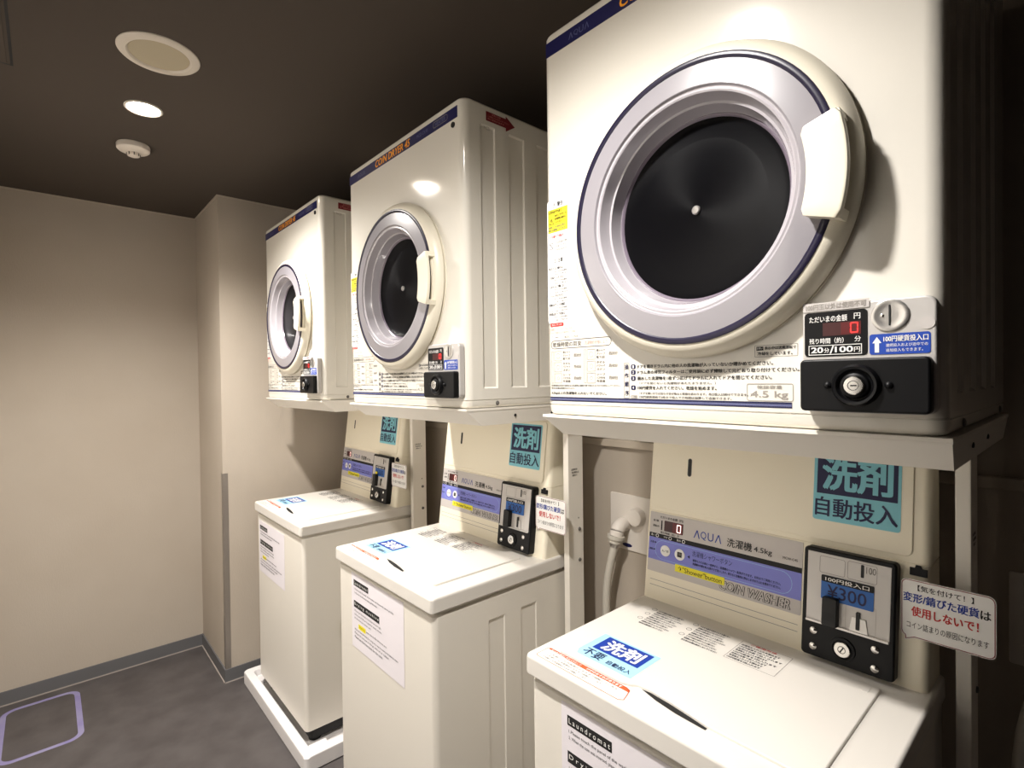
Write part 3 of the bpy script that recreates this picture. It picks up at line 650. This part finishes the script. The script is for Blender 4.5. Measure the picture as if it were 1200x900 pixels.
    b.plate(C, rrect(.4775, V(1.045), .4825, V(1.068), .001, 1), H, H+.0014, 'black_flat'); b.text(C, "100", .486, V(1.054), .501, V(1.066), H+.0012, 'grey_ink')
    b.plate(C, rrect(.388, V(.942), .5235, V(.9465), .001, 1), H-.002, H+.004, 'silver_bright', .001)
    b.plate(C, [(.462, V(.9465)), (.492, V(.9465)), (.488, V(.972)), (.466, V(.972))], H, H+.003, 'silver_bright', .001); b.plate(C, rrect(.4725, V(.951), .4785, V(.982), .001, 1), H, H+.0045, 'black_flat')
    b.outline(C, rrect(.455, V(.948), .503, V(.996), .002, 2), .0005, H+.0011, 'pale_ink')
    B(b, 'coin_face', cm, label='silver coin slot face')
    b = MB(); b.plate(C, rrect(.413, V(.990), .499, V(1.0345), .002, 2), H, H+.0022, 'lcd_blue'); b.plate(C, rrect(.413, V(1.0225), .499, V(1.0345), .002, 2), H, H+.0025, 'black_ink')
    b.text(C, "100円投入口", .420, V(1.0245), .492, V(1.0325), H+.0029, 'white_ink', .015); b.text(C, "¥300", .424, V(.995), .488, V(1.0185), H+.0026, 'navy_ink', .010)
    B(b, 'price_display', cm, label='blue price display')
    b = MB(); b.plate(C, rrect(.419, V(.945), .4445, V(.997), .003, 2), H, H+.016, 'black_flat', .002); b.rect(C, .4225, V(.955), .441, V(.970), H+.0162, 'under_black')
    B(b, 'return_button', cm)
    for q in ((.402, .926), (.402, .897), (.503, .926), (.503, .893)):
        b = MB(); b.lathe(C, q[0], V(q[1]), [(.0068, H-.001), (.0064, H+.0018), (.0035, H+.0034), (.001, H+.0038)], 'chrome', 18, False, True); B(b, 'bolt', cm)
    b = MB(); b.lathe(C, .452, V(.908), [(.0215, H-.001), (.0205, H+.003), (.0165, H+.0035), (.0150, H+.0010), (.0135, H+.001)], 'black_plastic', 36); b.lathe(C, .452, V(.908), [(.0135, H), (.0135, H+.005), (.0125, H+.006), (.005, H+.0062)], 'chrome', 32, False, True)
    b.outline(C, circ(.452, V(.908), .0066, 20), .0011, H+.0066, 'grey_ink'); b.plate(C, [(.4485, V(.904)), (.4505, V(.903)), (.4555, V(.912)), (.4535, V(.913))], H+.006, H+.0066, 'black_flat')
    B(b, 'lock', cm, label='chrome key lock')
    b = MB(); b.plate(C, [(.546, V(1.066)), (.571, V(1.066)), (.571, V(1.079)), (.563, V(1.079)), (.5615, V(1.084)), (.5545, V(1.084)), (.553, V(1.079)), (.546, V(1.079))], 0, .005, 'black_plastic', .001)
    B(b, 'console_clip', label='small black clip')
    # speech bubble card
    T = Frame((0, 0.330, 0), (1, 0, 0), (0, 0.02, 1)); b = MB()
    P = [(.651, .962)] + rrect(.536, .962, .661, 1.063, .010, 5)[1:18] + rrect(.536, .962, .661, 1.063, .010, 5)[18:23] + [(.543, .963), (.5415, .9550), (.556, .962)]
    b.plate(T, P, 0, .0018, 'paper_white'); b.outline(T, inset(P, .0010), .0012, .0021, 'maroon')
    hh = .0023
    b.text(T, "【気を付けて！】", .560, 1.045, .634, 1.0555, hh, 'black_ink', .012)
    b.text(T, "変形/錆びた硬貨", .5395, 1.0235, .6405, 1.040, hh, 'royal_blue', .022); b.text(T, "は", .642, 1.0235, .655, 1.038, hh, 'black_ink', .02)
    b.text(T, "使用しないで！", .551, 1.000, .640, 1.0175, hh, 'red_ink', .024); b.text(T, "コイン詰まりの原因になります", .5445, .978, .6525, .990, hh, 'black_ink', .006)
    B(b, 'speech_bubble_card', label='white speech bubble card with maroon edge')
    return t, base
washer1, WBASE = make_washer(); DXW = -0.0045
washers = [(washer1, X1+DXW)]
washer1.location = (WBASE[0]+DXW, WBASE[1], WBASE[2])
for x in (X2, X3):
    c = copy_tree(washer1); c.location = (WBASE[0]+x+DXW, WBASE[1], 0); washers.append((c, x+DXW))
for o, x in washers[:2]:                                        # no pan here: the feet stand on the floor
    for k in kids(o):
        if k.name.startswith('foot'): k.location.z = -0.012
for (o, x), l in zip(washers, ('cream top loading coin washer nearest the camera, cropped by the lower edge',
                               'cream top loading coin washer in the middle of the row, notice on its front',
                               'cream top loading coin washer farthest along, standing in a white drain pan')): o['label'] = l
def notice(t, x0, x1, z0, z1):
    b = MB(); F = front(-.055); h = .0012; w, hh = x1-x0, z1-z0
    P = lambda a, c: (x0+a*w, z1-c*hh)
    b.plate(F, rrect(x0, z0, x1, z1, .002, 1), .0004, .0009, 'paper')
    def bar(a0, c0, a1, c1, s):
        p, q = P(a0, c1), P(a1, c0); b.rect(F, p[0], p[1], q[0], q[1], h, 'black_ink'); g = (q[1]-p[1])*.24
        b.text(F, s, p[0]+.004, p[1]+g, q[0]-.004, q[1]-g, h+.0003, 'white_ink')
    def ln(c, a1, s, a0=.055):
        p = P(a0, c); b.text(F, s, p[0], p[1]-hh*.032, x0+a1*w, p[1], h, 'black_ink', -.005)
    bar(.045, .085, .355, .165, "L a u n d r o m a t"); ln(.195, .83, "1.Please touch the panel of the washer and choose the course you like."); ln(.245, .53, "2. When the coin was inserted, please push the button.")
    bar(.045, .365, .565, .455, "D r y i n g   m a c h i n e"); ln(.485, .60, "1.Please put the laundry in and shut the door tight."); ln(.535, .61, "2.One coin of 100 yen is good for twenty minutes."); ln(.585, .40, "3.It dries by up to three coins.")
    p, q = P(.14, .715), P(.29, .650); b.rect(F, p[0], p[1], q[0], q[1], h, 'yellow'); ln(.665, .28, "Attention", .15); ln(.665, .70, "please clean the filter before you use it.", .30)
    ln(.735, .90, "When you leave the laundry for a long time, it may be moved to the basket by others."); ln(.785, .74, "Please do not put in things with oil or rubber."); ln(.835, .62, "Please ask the front desk for the coins.")
    b.build('paper_notice', t, WBASE, label='white paper notice')
notice(washers[0][0], .091, .425, .572, .812); notice(washers[1][0], .105, .430, .577, .813); notice(washers[2][0], .036, .372, .560, .792)
b = MB(); C = con(); b.rect(C, .418, (.985-ZL), .438, (1.008-ZL), .0275, 'yellow', .004); b.build('yellow_patch', washers[2][0], WBASE, label='small yellow patch')

# ------------------------------------------------------------------ drain pan, water taps, hoses
base = (X3+DXW+.292, .19, 0)
t = thing('drain_pan', 'white plastic drain pan on the dark floor under the farthest washer', 'drain pan', base)
b = MB(); O = lambda i: rrect(-1.932+i, -.100+i, -1.142-i, .394-i, .02, 4)
b.loft([[Vector((x, y, z)) for x, y in O(i)] for z, i in ((0, .004), (.004, 0), (.052, 0), (.056, .003), (.056, .034), (.050, .038), (.014, .046), (.012, .06))], 'pan_white')
b.build('pan', t, base)
for fx in (-1.905, -1.250):
    b = MB(); b.box(fx, -.062, .0115, fx+.07, .02, .030, 'pan_white', .006); b.build('corner_block', t, base)
def tap(px, pz, label, hose_label, side):
    base = (px, YB, pz); F = front(YB)
    t = thing('water_tap', label, 'tap', base)
    b = MB(); b.plate(F, rrect(px-.085, pz-.088, px+.085, pz+.088, .004, 2), 0, .006, 'plate_white', .002); b.plate(F, [(px-.02+.018*math.cos(2*PI*i/20), pz-.072+.006*math.sin(2*PI*i/20)) for i in range(20)], .0055, .0068, 'navy'); b.build('wall_plate', t, base)
    b = MB(); b.lathe(F, px+.022, pz+.026, [(.028, .006), (.028, .022), (.025, .030), (.012, .032)], 'plate_white', 28, True, True); b.build('knob', t, base)
    b = MB(); p = [(px-.026, YB-.004, pz-.004), (px-.027, YB-.030, pz-.006), (px-.028, YB-.044, pz-.016), (px-.030, YB-.050, pz-.036)]
    b.tube(curve_pts(p, 6), .022, 'plate_white', 18); b.build('spout', t, base)
    b = MB(); b.tube([(px-.030, YB-.050, pz-.034), (px-.031, YB-.051, pz-.044), (px-.0312, YB-.0512, pz-.0445), (px-.032, YB-.052, pz-.056)], [.027, .027, .022, .022], 'hose_grey', 20)
    b.tube([(px-.032, YB-.052, pz-.056), (px-.034, YB-.053, pz-.070)], [.017, .014], 'silver_bright', 16); b.build('hose_coupling', t, base)
    b = MB(); o = (px-.034, YB-.053, pz-.070)
    b.tube(curve_pts([o, (o[0]-.012, o[1]-.004, o[2]-.05), (o[0]-.028, o[1]-.006, o[2]-.14), (o[0]-.034, o[1]+.0, o[2]-.30), (o[0]-.030, o[1]+.02, o[2]-.55), (o[0]-.01, o[1]+.01, o[2]-.78), (o[0]+side*.05, o[1], .03)], 8), .0125, 'hose_grey', 14)
    h = b.build('water_hose', None); h['label'] = hose_label; h['category'] = 'hose'
tap(-.212, .962, 'white water tap on a wall plate between the nearest and middle washers', 'pale hose hanging from the water tap left of the nearest washer', .3)
tap(.735, .955, 'white water tap on a wall plate at the right edge, behind the speech bubble card', 'pale hose hanging from the water tap at the right edge', .3)
bpy.context.view_layer.update()
